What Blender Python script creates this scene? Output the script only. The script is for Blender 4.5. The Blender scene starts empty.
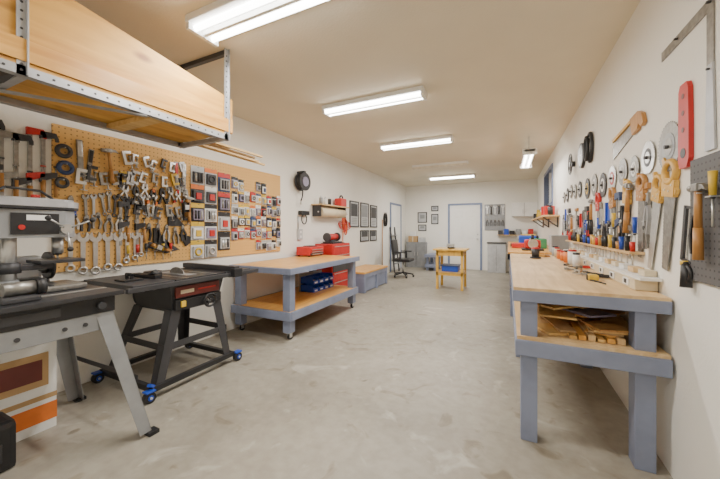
import bpy, bmesh, math, random
from mathutils import Matrix, Vector
random.seed(7)
XL, XR, YB, YF, ZC = -3.2, 0.77, 10.4, -2.6, 2.76

# ---------------- materials ----------------
MATS = {}
def mat(name, col, rough=0.5, metal=0.0, var=0.10, scale=9.0, bump=0.0, emit=None):
    if name in MATS: return MATS[name]
    m = bpy.data.materials.new(name); m.use_nodes = True
    nt = m.node_tree; b = nt.nodes['Principled BSDF']
    b.inputs['Roughness'].default_value = rough
    b.inputs['Metallic'].default_value = metal
    tc = nt.nodes.new('ShaderNodeTexCoord')
    n = nt.nodes.new('ShaderNodeTexNoise'); n.inputs['Scale'].default_value = scale; n.inputs['Detail'].default_value = 4
    nt.links.new(tc.outputs['Object'], n.inputs['Vector'])
    r = nt.nodes.new('ShaderNodeValToRGB')
    r.color_ramp.elements[0].position = 0.3; r.color_ramp.elements[1].position = 0.7
    r.color_ramp.elements[0].color = tuple(c*(1-var) for c in col)+(1,)
    r.color_ramp.elements[1].color = tuple(min(1, c*(1+var)) for c in col)+(1,)
    nt.links.new(n.outputs['Fac'], r.inputs['Fac'])
    nt.links.new(r.outputs['Color'], b.inputs['Base Color'])
    if bump:
        bp = nt.nodes.new('ShaderNodeBump'); bp.inputs['Strength'].default_value = bump; bp.inputs['Distance'].default_value = 0.01
        n2 = nt.nodes.new('ShaderNodeTexNoise'); n2.inputs['Scale'].default_value = 60
        nt.links.new(tc.outputs['Object'], n2.inputs['Vector'])
        nt.links.new(n2.outputs['Fac'], bp.inputs['Height']); nt.links.new(bp.outputs['Normal'], b.inputs['Normal'])
    if emit:
        b.inputs['Emission Color'].default_value = (*emit[:3], 1); b.inputs['Emission Strength'].default_value = emit[3]
    MATS[name] = m
    return m

def wood(name, c1, c2, axis='Y', rough=0.5, scale=1.0, knots=False):
    m = bpy.data.materials.new(name); m.use_nodes = True
    nt = m.node_tree; b = nt.nodes['Principled BSDF']; b.inputs['Roughness'].default_value = rough
    tc = nt.nodes.new('ShaderNodeTexCoord'); mp = nt.nodes.new('ShaderNodeMapping')
    s = {'X': (1.2, 14, 14), 'Y': (14, 1.2, 14), 'Z': (14, 14, 1.2)}[axis]
    mp.inputs['Scale'].default_value = tuple(v*scale for v in s)
    n = nt.nodes.new('ShaderNodeTexNoise'); n.inputs['Scale'].default_value = 1.3; n.inputs['Detail'].default_value = 6; n.inputs['Distortion'].default_value = 1.2
    r = nt.nodes.new('ShaderNodeValToRGB')
    e = r.color_ramp.elements; e[0].position = 0.33; e[1].position = 0.66
    e[0].color = (*c1, 1); e[1].color = (*c2, 1)
    n2 = nt.nodes.new('ShaderNodeTexNoise'); n2.inputs['Scale'].default_value = 2.2
    mx = nt.nodes.new('ShaderNodeMixRGB'); mx.blend_type = 'MULTIPLY'; mx.inputs['Fac'].default_value = 0.45
    r2 = nt.nodes.new('ShaderNodeValToRGB'); r2.color_ramp.elements[0].position = .3; r2.color_ramp.elements[1].position = .6
    r2.color_ramp.elements[0].color = (.62, .50, .38, 1); r2.color_ramp.elements[1].color = (1, 1, 1, 1)
    L = nt.links.new
    L(tc.outputs['Object'], mp.inputs['Vector']); L(mp.outputs['Vector'], n.inputs['Vector']); L(n.outputs['Fac'], r.inputs['Fac'])
    L(tc.outputs['Object'], n2.inputs['Vector']); L(n2.outputs['Fac'], r2.inputs['Fac'])
    L(r.outputs['Color'], mx.inputs[1]); L(r2.outputs['Color'], mx.inputs[2])
    out = mx.outputs['Color']
    if knots:
        v = nt.nodes.new('ShaderNodeTexVoronoi'); v.inputs['Scale'].default_value = 3.6
        mp2 = nt.nodes.new('ShaderNodeMapping'); mp2.inputs['Scale'].default_value = (1, .6, 1.3)
        L(tc.outputs['Object'], mp2.inputs['Vector']); L(mp2.outputs['Vector'], v.inputs['Vector'])
        r3 = nt.nodes.new('ShaderNodeValToRGB'); r3.color_ramp.elements[0].position = .05; r3.color_ramp.elements[1].position = .16
        r3.color_ramp.elements[0].color = (.35, .2, .1, 1); r3.color_ramp.elements[1].color = (1, 1, 1, 1)
        mk = nt.nodes.new('ShaderNodeMixRGB'); mk.blend_type = 'MULTIPLY'; mk.inputs['Fac'].default_value = .9
        L(v.outputs['Distance'], r3.inputs['Fac']); L(out, mk.inputs[1]); L(r3.outputs['Color'], mk.inputs[2]); out = mk.outputs['Color']
    L(out, b.inputs['Base Color'])
    MATS[name] = m
    return m

def pegmat(name, col, hole, cell=0.038):
    m = bpy.data.materials.new(name); m.use_nodes = True
    nt = m.node_tree; b = nt.nodes['Principled BSDF']; b.inputs['Roughness'].default_value = .6
    tc = nt.nodes.new('ShaderNodeTexCoord'); sp = nt.nodes.new('ShaderNodeSeparateXYZ'); cb = nt.nodes.new('ShaderNodeCombineXYZ')
    v = nt.nodes.new('ShaderNodeTexVoronoi'); v.voronoi_dimensions = '2D'; v.inputs['Randomness'].default_value = 0; v.inputs['Scale'].default_value = 1/cell
    L = nt.links.new
    L(tc.outputs['Object'], sp.inputs[0]); L(sp.outputs['Y'], cb.inputs['X']); L(sp.outputs['Z'], cb.inputs['Y']); L(cb.outputs[0], v.inputs['Vector'])
    r = nt.nodes.new('ShaderNodeValToRGB'); r.color_ramp.elements[0].position = .13; r.color_ramp.elements[1].position = .18
    r.color_ramp.elements[0].color = (*hole, 1); r.color_ramp.elements[1].color = (*col, 1)
    L(v.outputs['Distance'], r.inputs['Fac']); L(r.outputs['Color'], b.inputs['Base Color'])
    MATS[name] = m
    return m

def floormat():
    m = bpy.data.materials.new('concrete'); m.use_nodes = True
    nt = m.node_tree; b = nt.nodes['Principled BSDF']; L = nt.links.new
    tc = nt.nodes.new('ShaderNodeTexCoord')
    def noise(s, d, dist=0):
        n = nt.nodes.new('ShaderNodeTexNoise'); n.inputs['Scale'].default_value = s; n.inputs['Detail'].default_value = d; n.inputs['Distortion'].default_value = dist
        L(tc.outputs['Object'], n.inputs['Vector']); return n
    def ramp(src, stops):
        r = nt.nodes.new('ShaderNodeValToRGB'); e = r.color_ramp.elements
        e[0].position, e[0].color = stops[0][0], (*stops[0][1], 1); e[1].position, e[1].color = stops[-1][0], (*stops[-1][1], 1)
        for p, c in stops[1:-1]:
            x = e.new(p); x.color = (*c, 1)
        L(src, r.inputs['Fac']); return r
    a = ramp(noise(.8, 10, .6).outputs['Fac'], [(.3, (.265, .240, .195)), (.47, (.345, .318, .262)), (.58, (.375, .345, .288)), (.72, (.43, .40, .34))])
    f = ramp(noise(16, 10).outputs['Fac'], [(.3, (.84, .83, .81)), (.65, (1, 1, 1))])
    sp = ramp(noise(3.6, 5, 1.8).outputs['Fac'], [(.60, (1, 1, 1)), (.66, (.84, .81, .76)), (.74, (.66, .62, .56))])
    wh = ramp(noise(2.2, 9, 2.5).outputs['Fac'], [(.60, (0, 0, 0)), (.72, (.12, .12, .115))])
    m1 = nt.nodes.new('ShaderNodeMixRGB'); m1.blend_type = 'MULTIPLY'; m1.inputs['Fac'].default_value = 1
    m2 = nt.nodes.new('ShaderNodeMixRGB'); m2.blend_type = 'MULTIPLY'; m2.inputs['Fac'].default_value = 1
    m3 = nt.nodes.new('ShaderNodeMixRGB'); m3.blend_type = 'ADD'; m3.inputs['Fac'].default_value = 1
    v = nt.nodes.new('ShaderNodeTexVoronoi'); v.inputs['Scale'].default_value = 2.1; v.inputs['Randomness'].default_value = 1
    n3 = noise(9, 4); mxv = nt.nodes.new('ShaderNodeVectorMath'); mxv.operation = 'MULTIPLY_ADD'
    L(n3.outputs['Color'], mxv.inputs[0]); mxv.inputs[1].default_value = (.12, .12, 0); L(tc.outputs['Object'], mxv.inputs[2])
    L(mxv.outputs[0], v.inputs['Vector'])
    dr = ramp(v.outputs['Distance'], [(.03, (.50, .46, .40)), (.06, (1, 1, 1))])
    m4 = nt.nodes.new('ShaderNodeMixRGB'); m4.blend_type = 'MULTIPLY'; m4.inputs['Fac'].default_value = .9
    L(a.outputs[0], m1.inputs[1]); L(f.outputs[0], m1.inputs[2]); L(m1.outputs[0], m2.inputs[1]); L(sp.outputs[0], m2.inputs[2])
    L(m2.outputs[0], m3.inputs[1]); L(wh.outputs[0], m3.inputs[2]); L(m3.outputs[0], m4.inputs[1]); L(dr.outputs[0], m4.inputs[2]); L(m4.outputs[0], b.inputs['Base Color'])
    b.inputs['Roughness'].default_value = .45
    return m

WALL = mat('wall_paint', (.87, .85, .79), .75, var=.03, scale=1.5, bump=.12)
CEIL = mat('ceiling_paint', (.78, .72, .58), .8, var=.04, scale=1.5, bump=.2)
FLOOR = floormat()
BLUE = mat('blue_grey_paint', (.225, .258, .365), .5, var=.12, scale=6)
DOORW = mat('door_white', (.86, .85, .82), .45, var=.02)
TRIM = mat('trim_blue', (.19, .24, .38), .5)
PLY = wood('plywood', (.66, .40, .13), (.80, .54, .21), 'Y', .45)
PLYT = wood('plywood_table', (.68, .33, .07), (.84, .48, .13), 'Y', .35)
PLYL = wood('plywood_loft', (.66, .33, .065), (.86, .50, .12), 'Y', .55, .6, True)
PLYW = wood('plywood_worn', (.62, .41, .19), (.80, .58, .31), 'Y', .5, .8)
OAK = wood('oak_yellow', (.70, .40, .06), (.84, .53, .10), 'Z', .4)
HANDLE = wood('handle_wood', (.42, .19, .05), (.60, .32, .10), 'Z', .4)
YELW = wood('handle_yellow_wood', (.70, .40, .07), (.84, .54, .13), 'Z', .4)
PEG = pegmat('pegboard_tan', (.74, .43, .13), (.34, .17, .05))
PEGG = pegmat('pegboard_grey', (.11, .11, .115), (.02, .02, .02), .03)
STEEL = mat('steel', (.62, .62, .61), .3, .85, scale=20)
OLDST = mat('worn_steel', (.30, .29, .27), .4, .7, var=.25, scale=30)
GALV = mat('galvanised', (.46, .47, .49), .45, .6, scale=15)
GREYP = mat('grey_painted_steel', (.30, .31, .32), .45, .3)
LGREY = mat('light_grey_plastic', (.50, .51, .52), .45)
BLACK = mat('black_plastic', (.018, .018, .020), .45)
DARK = mat('dark_grey', (.055, .055, .06), .45, .2)
CASTI = mat('cast_iron', (.06, .06, .065), .35, .5)
RED = mat('red', (.55, .025, .02), .4)
ORANGE = mat('orange', (.80, .20, .03), .45)
YEL = mat('yellow', (.75, .50, .05), .45)
BLUEP = mat('blue_plastic', (.02, .08, .50), .35)
NAVY = mat('navy', (.03, .06, .16), .45)
WHITE = mat('white', (.84, .84, .82), .45, var=.03)
CREAM = mat('cream', (.68, .58, .40), .6)
GREEN = mat('green', (.05, .25, .11), .45)
PURP = mat('purple_grey', (.30, .27, .38), .45)
CARD = mat('cardboard', (.50, .32, .15), .8)
MAROON = mat('maroon', (.15, .03, .025), .4)
LENS = mat('lamp_off_lens', (.75, .70, .58), .5)
TUBE = mat('tube_glow', (1, 1, 1), .5, emit=(1.0, .98, .93, 15.0))
GLASS = bpy.data.materials.new('window_glass'); GLASS.use_nodes = True
GLASS.node_tree.nodes['Principled BSDF'].inputs['Transmission Weight'].default_value = 1
GLASS.node_tree.nodes['Principled BSDF'].inputs['Roughness'].default_value = .05
GLASS.node_tree.nodes['Principled BSDF'].inputs['Base Color'].default_value = (.9, .95, 1, 1)

# ---------------- builder ----------------
RENAME = {}
class B:
    def __init__(s, name, M=None):
        s.name = RENAME.get(name, name); s.bm = bmesh.new(); s.mats = []; s.M = M or Matrix.Identity(4)
    def mi(s, m):
        if m not in s.mats: s.mats.append(m)
        return s.mats.index(m)
    def mesh(s, vs, fs, m, smooth=False):
        k = s.mi(m); bv = [s.bm.verts.new(v) for v in vs]; out = []
        for f in fs:
            try:
                bf = s.bm.faces.new([bv[i] for i in f]); bf.material_index = k; bf.smooth = smooth; out.append(bf)
            except ValueError: pass
        return out
    def box(s, x0, x1, y0, y1, z0, z1, m, bev=0.0, R=None):
        vs = [Vector((x, y, z)) for x in (x0, x1) for y in (y0, y1) for z in (z0, z1)]
        if R is not None:
            c = Vector(((x0+x1)/2, (y0+y1)/2, (z0+z1)/2)); vs = [c + R @ (v-c) for v in vs]
        fs = [(0, 1, 3, 2), (4, 6, 7, 5), (0, 4, 5, 1), (2, 3, 7, 6), (0, 2, 6, 4), (1, 5, 7, 3)]
        out = s.mesh(vs, fs, m)
        if bev:
            ed = list({e for f in out for e in f.edges})
            bmesh.ops.bevel(s.bm, geom=ed, offset=bev, segments=2, affect='EDGES', profile=.6, material=-1)
        return s
    def beam(s, p0, p1, w, h, m, up=(0, 0, 1)):
        p0, p1 = Vector(p0), Vector(p1); d = (p1-p0).normalized(); up = Vector(up)
        if abs(d.dot(up)) > .98: up = Vector((0, 1, 0))
        a = d.cross(up).normalized(); b = a.cross(d).normalized()
        vs = []
        for p in (p0, p1):
            for (i, j) in ((-1, -1), (1, -1), (1, 1), (-1, 1)): vs.append(p + a*(w/2*i) + b*(h/2*j))
        s.mesh(vs, [(0, 1, 2, 3), (7, 6, 5, 4), (0, 4, 5, 1), (1, 5, 6, 2), (2, 6, 7, 3), (3, 7, 4, 0)], m); return s
    def cyl(s, p0, p1, r0, m, r1=None, seg=14):
        p0, p1 = Vector(p0), Vector(p1); r1 = r0 if r1 is None else r1
        d = (p1-p0).normalized(); up = Vector((0, 0, 1)) if abs(d.z) < .9 else Vector((1, 0, 0))
        a = d.cross(up).normalized(); b = a.cross(d)
        vs = [p + (a*math.cos(t*2*math.pi/seg)+b*math.sin(t*2*math.pi/seg))*r for p, r in ((p0, r0), (p1, r1)) for t in range(seg)]
        k = s.mi(m); bv = [s.bm.verts.new(v) for v in vs]
        for i in range(seg):
            f = s.bm.faces.new((bv[i], bv[(i+1) % seg], bv[seg+(i+1) % seg], bv[seg+i])); f.material_index = k; f.smooth = True
        for ring in (bv[:seg][::-1], bv[seg:]):
            f = s.bm.faces.new(ring); f.material_index = k
        return s
    def poly(s, pts, w0, w1, m):
        n = len(pts)
        vs = [(p[0], p[1], w0) for p in pts]+[(p[0], p[1], w1) for p in pts]
        s.mesh(vs, [tuple(range(n))[::-1], tuple(range(n, 2*n))]+[(i, (i+1) % n, n+(i+1) % n, n+i) for i in range(n)], m); return s
    def tor(s, c, axis, R, r, m, seg=20, ms=8, sx=1.0, sy=1.0):
        c = Vector(c); d = Vector(axis).normalized(); up = Vector((0, 0, 1)) if abs(d.z) < .9 else Vector((1, 0, 0))
        a = d.cross(up).normalized(); b = a.cross(d).normalized(); vs = []
        for i in range(seg):
            t = 2*math.pi*i/seg; q = a*math.cos(t)*sx+b*math.sin(t)*sy; qn = q.normalized()
            for j in range(ms):
                f = 2*math.pi*j/ms; vs.append(c+q*R+qn*(r*math.cos(f))+d*(r*math.sin(f)))
        fs = []
        for i in range(seg):
            i2 = (i+1) % seg
            for j in range(ms): fs.append((i*ms+j, i2*ms+j, i2*ms+(j+1) % ms, i*ms+(j+1) % ms))
        s.mesh(vs, fs, m, True); return s
    def sph(s, c, r, m, sc=(1, 1, 1), seg=14, rings=8):
        vs = []; fs = []
        for i in range(rings+1):
            p = math.pi*i/rings
            for j in range(seg):
                t = 2*math.pi*j/seg
                vs.append((c[0]+r*sc[0]*math.sin(p)*math.cos(t), c[1]+r*sc[1]*math.sin(p)*math.sin(t), c[2]+r*sc[2]*math.cos(p)))
        for i in range(rings):
            for j in range(seg): fs.append((i*seg+j, (i+1)*seg+j, (i+1)*seg+(j+1) % seg, i*seg+(j+1) % seg))
        s.mesh(vs, fs, m, True); return s
    def tube(s, pts, r, m, seg=8):
        for a, b in zip(pts[:-1], pts[1:]): s.cyl(a, b, r, m, seg=seg)
        return s
    def done(s):
        bmesh.ops.transform(s.bm, matrix=s.M, verts=s.bm.verts)
        bmesh.ops.recalc_face_normals(s.bm, faces=s.bm.faces)
        vs = s.bm.verts
        mn = [min(v.co[i] for v in vs) for i in range(3)]; mx = [max(v.co[i] for v in vs) for i in range(3)]
        o = Vector(((mn[0]+mx[0])/2, (mn[1]+mx[1])/2, mn[2]))
        bmesh.ops.translate(s.bm, vec=-o, verts=s.bm.verts)
        me = bpy.data.meshes.new(s.name); s.bm.to_mesh(me); s.bm.free()
        for m in s.mats: me.materials.append(m)
        ob = bpy.data.objects.new(s.name, me); ob.location = o
        bpy.context.scene.collection.objects.link(ob); return ob

def ML(y, z, x=XL+.018, rot=0):
    return Matrix(((0, 0, 1, x), (1, 0, 0, y), (0, 1, 0, z), (0, 0, 0, 1))) @ Matrix.Rotation(rot, 4, 'Z')
def MR(y, z, x=XR, rot=0):
    return Matrix(((0, 0, -1, x), (-1, 0, 0, y), (0, 1, 0, z), (0, 0, 0, 1))) @ Matrix.Rotation(rot, 4, 'Z')
def MB(xx, z, y=YB, rot=0):
    return Matrix(((1, 0, 0, xx), (0, 0, -1, y), (0, 1, 0, z), (0, 0, 0, 1))) @ Matrix.Rotation(rot, 4, 'Z')
def MT(x, y, z, rot=0):
    return Matrix.Translation((x, y, z)) @ Matrix.Rotation(rot, 4, 'Z')

# ---------------- room shell ----------------
B('floor').box(XL-.1, XR+.1, YF-.1, YB+.1, -.1, 0, FLOOR).done()
B('ceiling').box(XL-.1, XR+.1, YF-.1, YB+.1, ZC, ZC+.1, CEIL).done()
B('wall_left').box(XL-.1, XL, YF, YB, 0, ZC, WALL).done()
B('wall_back').box(XL-.1, XR+.1, YB, YB+.1, 0, ZC, WALL).done()
B('wall_front').box(XL-.1, XR+.1, YF-.1, YF, 0, ZC, WALL).done()
wy0, wy1, wz0, wz1 = 6.9, 8.3, 1.78, 2.5
b = B('wall_right')
b.box(XR, XR+.1, YF, wy0, 0, ZC, WALL).box(XR, XR+.1, wy1, YB, 0, ZC, WALL)
b.box(XR, XR+.1, wy0, wy1, 0, wz0, WALL).box(XR, XR+.1, wy0, wy1, wz1, ZC, WALL).done()
b = B('window_1')
t = .07
b.box(XR-.02, XR+.06, wy0-.03, wy1+.03, wz0-t+.03, wz0+.03, TRIM).box(XR-.02, XR+.06, wy0-.03, wy1+.03, wz1-.03, wz1+.04, TRIM)
b.box(XR-.02, XR+.06, wy0-.04, wy0+.03, wz0, wz1, TRIM).box(XR-.02, XR+.06, wy1-.03, wy1+.04, wz0, wz1, TRIM)
b.box(XR+.01, XR+.05, (wy0+wy1)/2-.02, (wy0+wy1)/2+.02, wz0, wz1, WHITE)
b.box(XR+.05, XR+.055, wy0, wy1, wz0, wz1, GLASS).done()

def door(name, M, w, h, knobside=1):
    b = B(name, M)
    b.box(-w/2-.06, -w/2, 0, h+.06, 0, .03, TRIM).box(w/2, w/2+.06, 0, h+.06, 0, .03, TRIM).box(-w/2, w/2, h, h+.06, 0, .03, TRIM)
    b.box(-w/2, w/2, .01, h, 0, .015, DOORW)
    for (v0, v1) in ((.2, .85), (1.0, 1.55), (1.68, 1.92)):
        for sx in (-1, 1):
            u0, u1 = sorted((sx*.06, sx*(w/2-.1)))
            b.box(u0, u1, v0, v1, .01, .024, DOORW, .006)
    b.cyl((knobside*(w/2-.07), .98, .01), (knobside*(w/2-.07), .98, .06), .012, STEEL)
    b.sph((knobside*(w/2-.07), .98, .07), .03, STEEL)
    b.cyl((knobside*(w/2-.07), 1.12, .01), (knobside*(w/2-.07), 1.12, .03), .025, STEEL)
    b.done()
door('door_1', MB(-1.25, 0), .92, 2.05, 1)
door('door_2', ML(9.3, 0, XL), .92, 2.03, -1)

# ---------------- ceiling lights ----------------
def fixture(y, x0=-2.0, x1=-.78, lit=True, w=.18, e=44):
    b = B('fluorescent_ceiling_light')
    b.box(x0, x1, y-w/2, y+w/2, ZC-.05, ZC, WHITE, .006)
    if lit:
        dd = w*.27
        for dy in (-dd, dd):
            b.cyl((x0+.03, y+dy, ZC-.07), (x1-.03, y+dy, ZC-.07), .019, TUBE)
        for x in (x0, x1-.03): b.box(x, x+.03, y-w/2+.01, y+w/2-.01, ZC-.095, ZC-.045, WHITE)
        b.box(x0+.02, x1-.02, y-.012, y+.012, ZC-.085, ZC-.045, WHITE)
    else:
        b.box(x0+.01, x1-.01, y-w/2+.01, y+w/2-.01, ZC-.095, ZC-.045, LENS, .02)
    b.done()
    if lit:
        l = bpy.data.lights.new('tube_lamp', 'AREA'); l.shape = 'RECTANGLE'; l.size = x1-x0; l.size_y = .16
        l.energy = e; l.color = (1, .96, .90)
        o = bpy.data.objects.new('tube_lamp', l); o.location = ((x0+x1)/2, y, ZC-.11)
        bpy.context.scene.collection.objects.link(o)
fixture(1.53, w=.26)
fixture(3.22); fixture(5.05); fixture(7.05, lit=False); fixture(8.75, e=60)
fixture(-.9)
b = B('hanging_shop_light')
b.box(.22, .38, 5.4, 6.6, 2.47, 2.52, WHITE, .01)
for dx in (.26, .34): b.cyl((dx, 5.43, 2.455), (dx, 6.57, 2.455), .016, TUBE)
for y in (5.6, 6.4): b.cyl((.3, y, 2.51), (.3, y, ZC), .006, STEEL)
b.box(.2, .4, 5.4, 5.42, 2.43, 2.52, WHITE).box(.2, .4, 6.58, 6.6, 2.43, 2.52, WHITE).done()
l = bpy.data.lights.new('tube_lamp', 'AREA'); l.shape = 'RECTANGLE'; l.size = .16; l.size_y = 1.2; l.energy = 20; l.color = (1, .96, .90)
o = bpy.data.objects.new('tube_lamp', l); o.location = (.3, 6, 2.42); bpy.context.scene.collection.objects.link(o)

# ---------------- overhead storage rack ----------------
b = B('overhead_storage_rack')
x0, x1, y0, y1, z = -2.66, -2.075, -.5, 1.85, 2.02
for x in (x0, x1):
    b.box(x-.003, x+.003, y0, y1, z, z+.045, GALV); s_ = 1 if x == x0 else -1
    b.box(min(x, x+s_*.04), max(x, x+s_*.04), y0, y1, z, z+.004, GALV)
    for y in (y0+.02, .65, y1-.02):
        b.box(x-.02, x+.02, y-.003, y+.003, z, ZC, GALV).box(x-.003, x+.003, y-.035, y, z, ZC, GALV)
        for k in range(16):
            b.cyl((x+.0035, y-.018, z+.05+k*.042), (x+.005, y-.018, z+.05+k*.042), .006, DARK, seg=8)
for k in range(40):
    b.cyl((x1+.003, y0+.03+k*.058, z+.022), (x1+.0045, y0+.03+k*.058, z+.022), .006, DARK, seg=8)
for y in (y0+.02, .65, y1-.02):
    b.beam((x0, y, ZC-.02), (x1, y, ZC-.02), .035, .035, DARK)
    b.beam((x0, y, z+.02), (x1, y, z+.02), .035, .035, GALV)
for y in (.1, 1.25): b.box(x0, x1, y, y+.09, z+.004, z+.04, PLY)
b.beam((x1-.01, .66, 2.06), (x0, .50, 2.02), .05, .05, DARK)
b.beam((x0+.02, .2, 2.01), (x1, 1.2, 2.01), .03, .01, GALV)
b.box(x0, x1, y0, y1-.03, z+.045, z+.063, PLYL)
b.done()
b = B('plywood_sheet_stack')
for i in range(5):
    xx = x1-.012-i*.024
    def zt(y, i=i): return 2.37+(1.85-y)*.135-(0 if i == 0 else (.05 if i % 2 else .015))
    zb = z+.065
    ye = y1+.035-(i % 3)*.022
    vs = [(xx-.018, y0, zb), (xx-.018, ye, zb), (xx-.018, ye, zt(1.85)), (xx-.018, y0, zt(y0))]
    vs += [(v[0]+.018, v[1], v[2]) for v in vs]
    b.mesh([Vector(v) for v in vs], [(0, 1, 2, 3), (7, 6, 5, 4), (0, 4, 5, 1), (1, 5, 6, 2), (2, 6, 7, 3), (3, 7, 4, 0)], PLYL)
b.box(x1-.013, x1+.010, y0, y1+.02, z+.066, z+.17, PLYT)
b.done()
b = B('lumber_offcuts')
for i in range(9):
    y_e = 1.75+random.random()*.2; xx = -2.22-i*.045
    b.box(xx-.035, xx, .1, y_e+.05, 2.085, 2.085+.06+.2*random.random(), random.choice([PLYL, PLY, CARD]))
b.done()
b = B('wood_strip_bundle')
for i, (ye, dx, zz) in enumerate(((2.75, 0, 2.09), (2.6, .04, 2.095), (2.45, -.03, 2.12), (2.9, -.02, 2.085), (2.3, .02, 2.14), (2.2, .06, 2.12), (2.65, .07, 2.11))):
    b.beam((-2.60+dx, .9, zz+.02), (-2.63+dx*2.2, ye, zz-.015), .024, .02, [PLY, CARD, HANDLE][i % 3])
b.done()

B('pegboard_panel').box(XL, XL+.018, 1.14, 3.80, .95, 2.11, PEG).done()

# ---------------- tool makers ----------------
def MC(*w):
    return random.choice([STEEL, OLDST, GALV, DARK, OLDST, STEEL] + list(w))
def wrench(M, L=.25, m=None, k=1.0):
    m = m or STEEL; b = B('combination_wrench', M); w = L*.085*k
    b.poly([(-w/2, -L*.12), (w/2, -L*.12), (w*.42, -L*.86), (-w*.42, -L*.86)], .008, .016, m)
    r = L*.11*k; pts = []
    for q in range(13):
        a = math.radians(120+300*q/12); pts.append((r*math.cos(a), -L*.08+r*math.sin(a)))
    pts += [(r*.38, -L*.08+r*.1), (0, -L*.08-r*.25), (-r*.38, -L*.08+r*.1)]
    b.poly(pts, .004, .02, m)
    b.tor((0, -L*.92, .012), (0, 0, 1), L*.065*k, L*.024*k, m, 16, 6)
    b.cyl((0, 0, 0), (0, 0, .03), .003, STEEL, seg=6); b.done()
def adj_wrench(M, L=.28, c=None):
    b = B('adjustable_wrench', M); w = L*.12
    b.poly([(-w/2, 0), (w/2, 0), (w*.4, -L*.75), (w*1.0, -L*.8), (w*1.15, -L), (w*.35, -L*.98), (w*.2, -L*.88), (-w*.5, -L*.9), (-w*.7, -L*.78), (-w*.45, -L*.7)], .004, .018, OLDST)
    b.cyl((0, -L*.82, .004), (0, -L*.82, .024), w*.25, DARK)
    b.box(-w*.4, w*.4, -L*.4, -L*.03, .003, .021, c or random.choice([OLDST, BLACK, STEEL, STEEL]), .003); b.done()
def hammer(M, L=.30, hm=None, grip=None):
    b = B('claw_hammer', M)
    b.cyl((0, .02, .03), (0, -L*.65, .03), .012, hm or HANDLE, .014); b.cyl((0, -L*.55, .03), (0, -L, .03), .016, grip or random.choice([BLACK, HANDLE, HANDLE]), .018)
    b.box(-.028, .02, -.012, .022, .015, .045, OLDST, .004); b.cyl((-.02, .005, .03), (-.055, .005, .03), .016, OLDST)
    b.poly([(.02, .018), (.05, .014), (.075, -.012), (.05, -.004), (.02, -.01)], .02, .04, OLDST)
    b.cyl((.012, -.02, 0), (.012, -.02, .04), .003, STEEL, seg=6); b.done()
def screwdriver(M, L=.22, c=None):
    b = B('screwdriver', M); c = c or random.choice([RED, YEL, BLACK, BLUEP, DARK, HANDLE, YELW])
    b.cyl((0, .02, .02), (0, -L*.4, .02), .015, c, .011, 8); b.cyl((0, -L*.4, .02), (0, -L*.45, .02), .008, DARK)
    b.cyl((0, -L*.45, .02), (0, -L, .02), .0045, STEEL, seg=8); b.box(-.02, .02, -L*.42, -L*.39, 0, .035, STEEL); b.done()
def pliers(M, L=.2, c=None):
    b = B('pliers', M); c = c or random.choice([RED, BLACK, BLACK, DARK, OLDST, STEEL, OLDST])
    b.poly([(-.016, -L*.32), (.016, -L*.32), (.018, -L*.15), (.006, 0), (-.006, 0), (-.018, -L*.15)], .008, .022, OLDST)
    b.cyl((0, -L*.28, .004), (0, -L*.28, .026), .013, DARK)
    for sx in (-1, 1):
        b.poly([(sx*.004, -L*.3), (sx*.016, -L*.3), (sx*.036, -L*.6), (sx*.03, -L), (sx*.016, -L), (sx*.02, -L*.62)], .006, .024, c)
    b.cyl((0, -.01, 0), (0, -.01, .03), .003, STEEL, seg=6); b.done()
def c_clamp(M, S=.13, c=None):
    b = B('c_clamp', M); c = c or MC()
    b.poly([(0, 0), (S*.6, 0), (S*.6, -S*.2), (S*.2, -S*.2), (S*.2, -S*.85), (S*.6, -S*.85), (S*.6, -S*1.05), (0, -S*1.05)], .006, .026, c)
    b.cyl((S*.5, -S*.42, .016), (S*.5, -S*1.45, .016), .007, STEEL, seg=8); b.cyl((S*.5, -S*.38, .016), (S*.5, -S*.44, .016), .014, STEEL)
    b.cyl((S*.28, -S*1.42, .016), (S*.72, -S*1.42, .016), .004, STEEL, seg=8); b.cyl((S*.1, -S*.05, 0), (S*.1, -S*.05, .03), .003, STEEL, seg=6); b.done()
def spring_clamp(M, L=.16, c=None):
    b = B('spring_clamp', M); c = c or random.choice([BLACK, OLDST, BLACK, DARK, ORANGE, RED]); body = random.choice([BLACK, OLDST, DARK, STEEL])
    for sx in (-1, 1):
        b.poly([(sx*.002, 0), (sx*.02, -.005), (sx*.03, -L*.4), (sx*.012, -L*.5), (sx*.045, -L), (sx*.03, -L), (0, -L*.52), (sx*.012, -L*.38)], .008, .03, body)
        b.poly([(sx*.03, -L*.82), (sx*.045, -L*.80), (sx*.052, -L*1.04), (sx*.03, -L*1.04)], .004, .034, c)
        b.box(*sorted((sx*.001, sx*.012)), -.03, .005, .006, .032, c)
    b.cyl((0, -L*.46, 0), (0, -L*.46, .036), .012, STEEL); b.done()
def bar_clamp(M, L=.6, c=None, s=1):
    b = B('bar_clamp', M); c = c or RED
    b.box(-.012, .012, -L, 0, .01, .018, OLDST)
    b.poly([(-.02, .02), (.09*s, .02), (.11*s, -.02), (.11*s, -.045), (.085*s, -.045), (.08*s, -.02), (-.02, -.035)], .002, .026, c)
    b.poly([(-.02, -L*.45), (.08*s, -L*.42), (.10*s, -L*.42), (.10*s, -L*.42-.035), (-.02, -L*.45-.06)], .002, .026, c)
    b.cyl((.09*s, -L*.42+.04, .014), (.09*s, -L*.42-.10, .014), .006, STEEL); b.cyl((.09*s, -L*.42-.06, .014), (.09*s, -L*.42-.19, .014), .016, HANDLE, .013)
    b.cyl((.09*s, -L*.42+.04, .014), (.09*s, -L*.42+.05, .014), .016, c); b.done()
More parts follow.
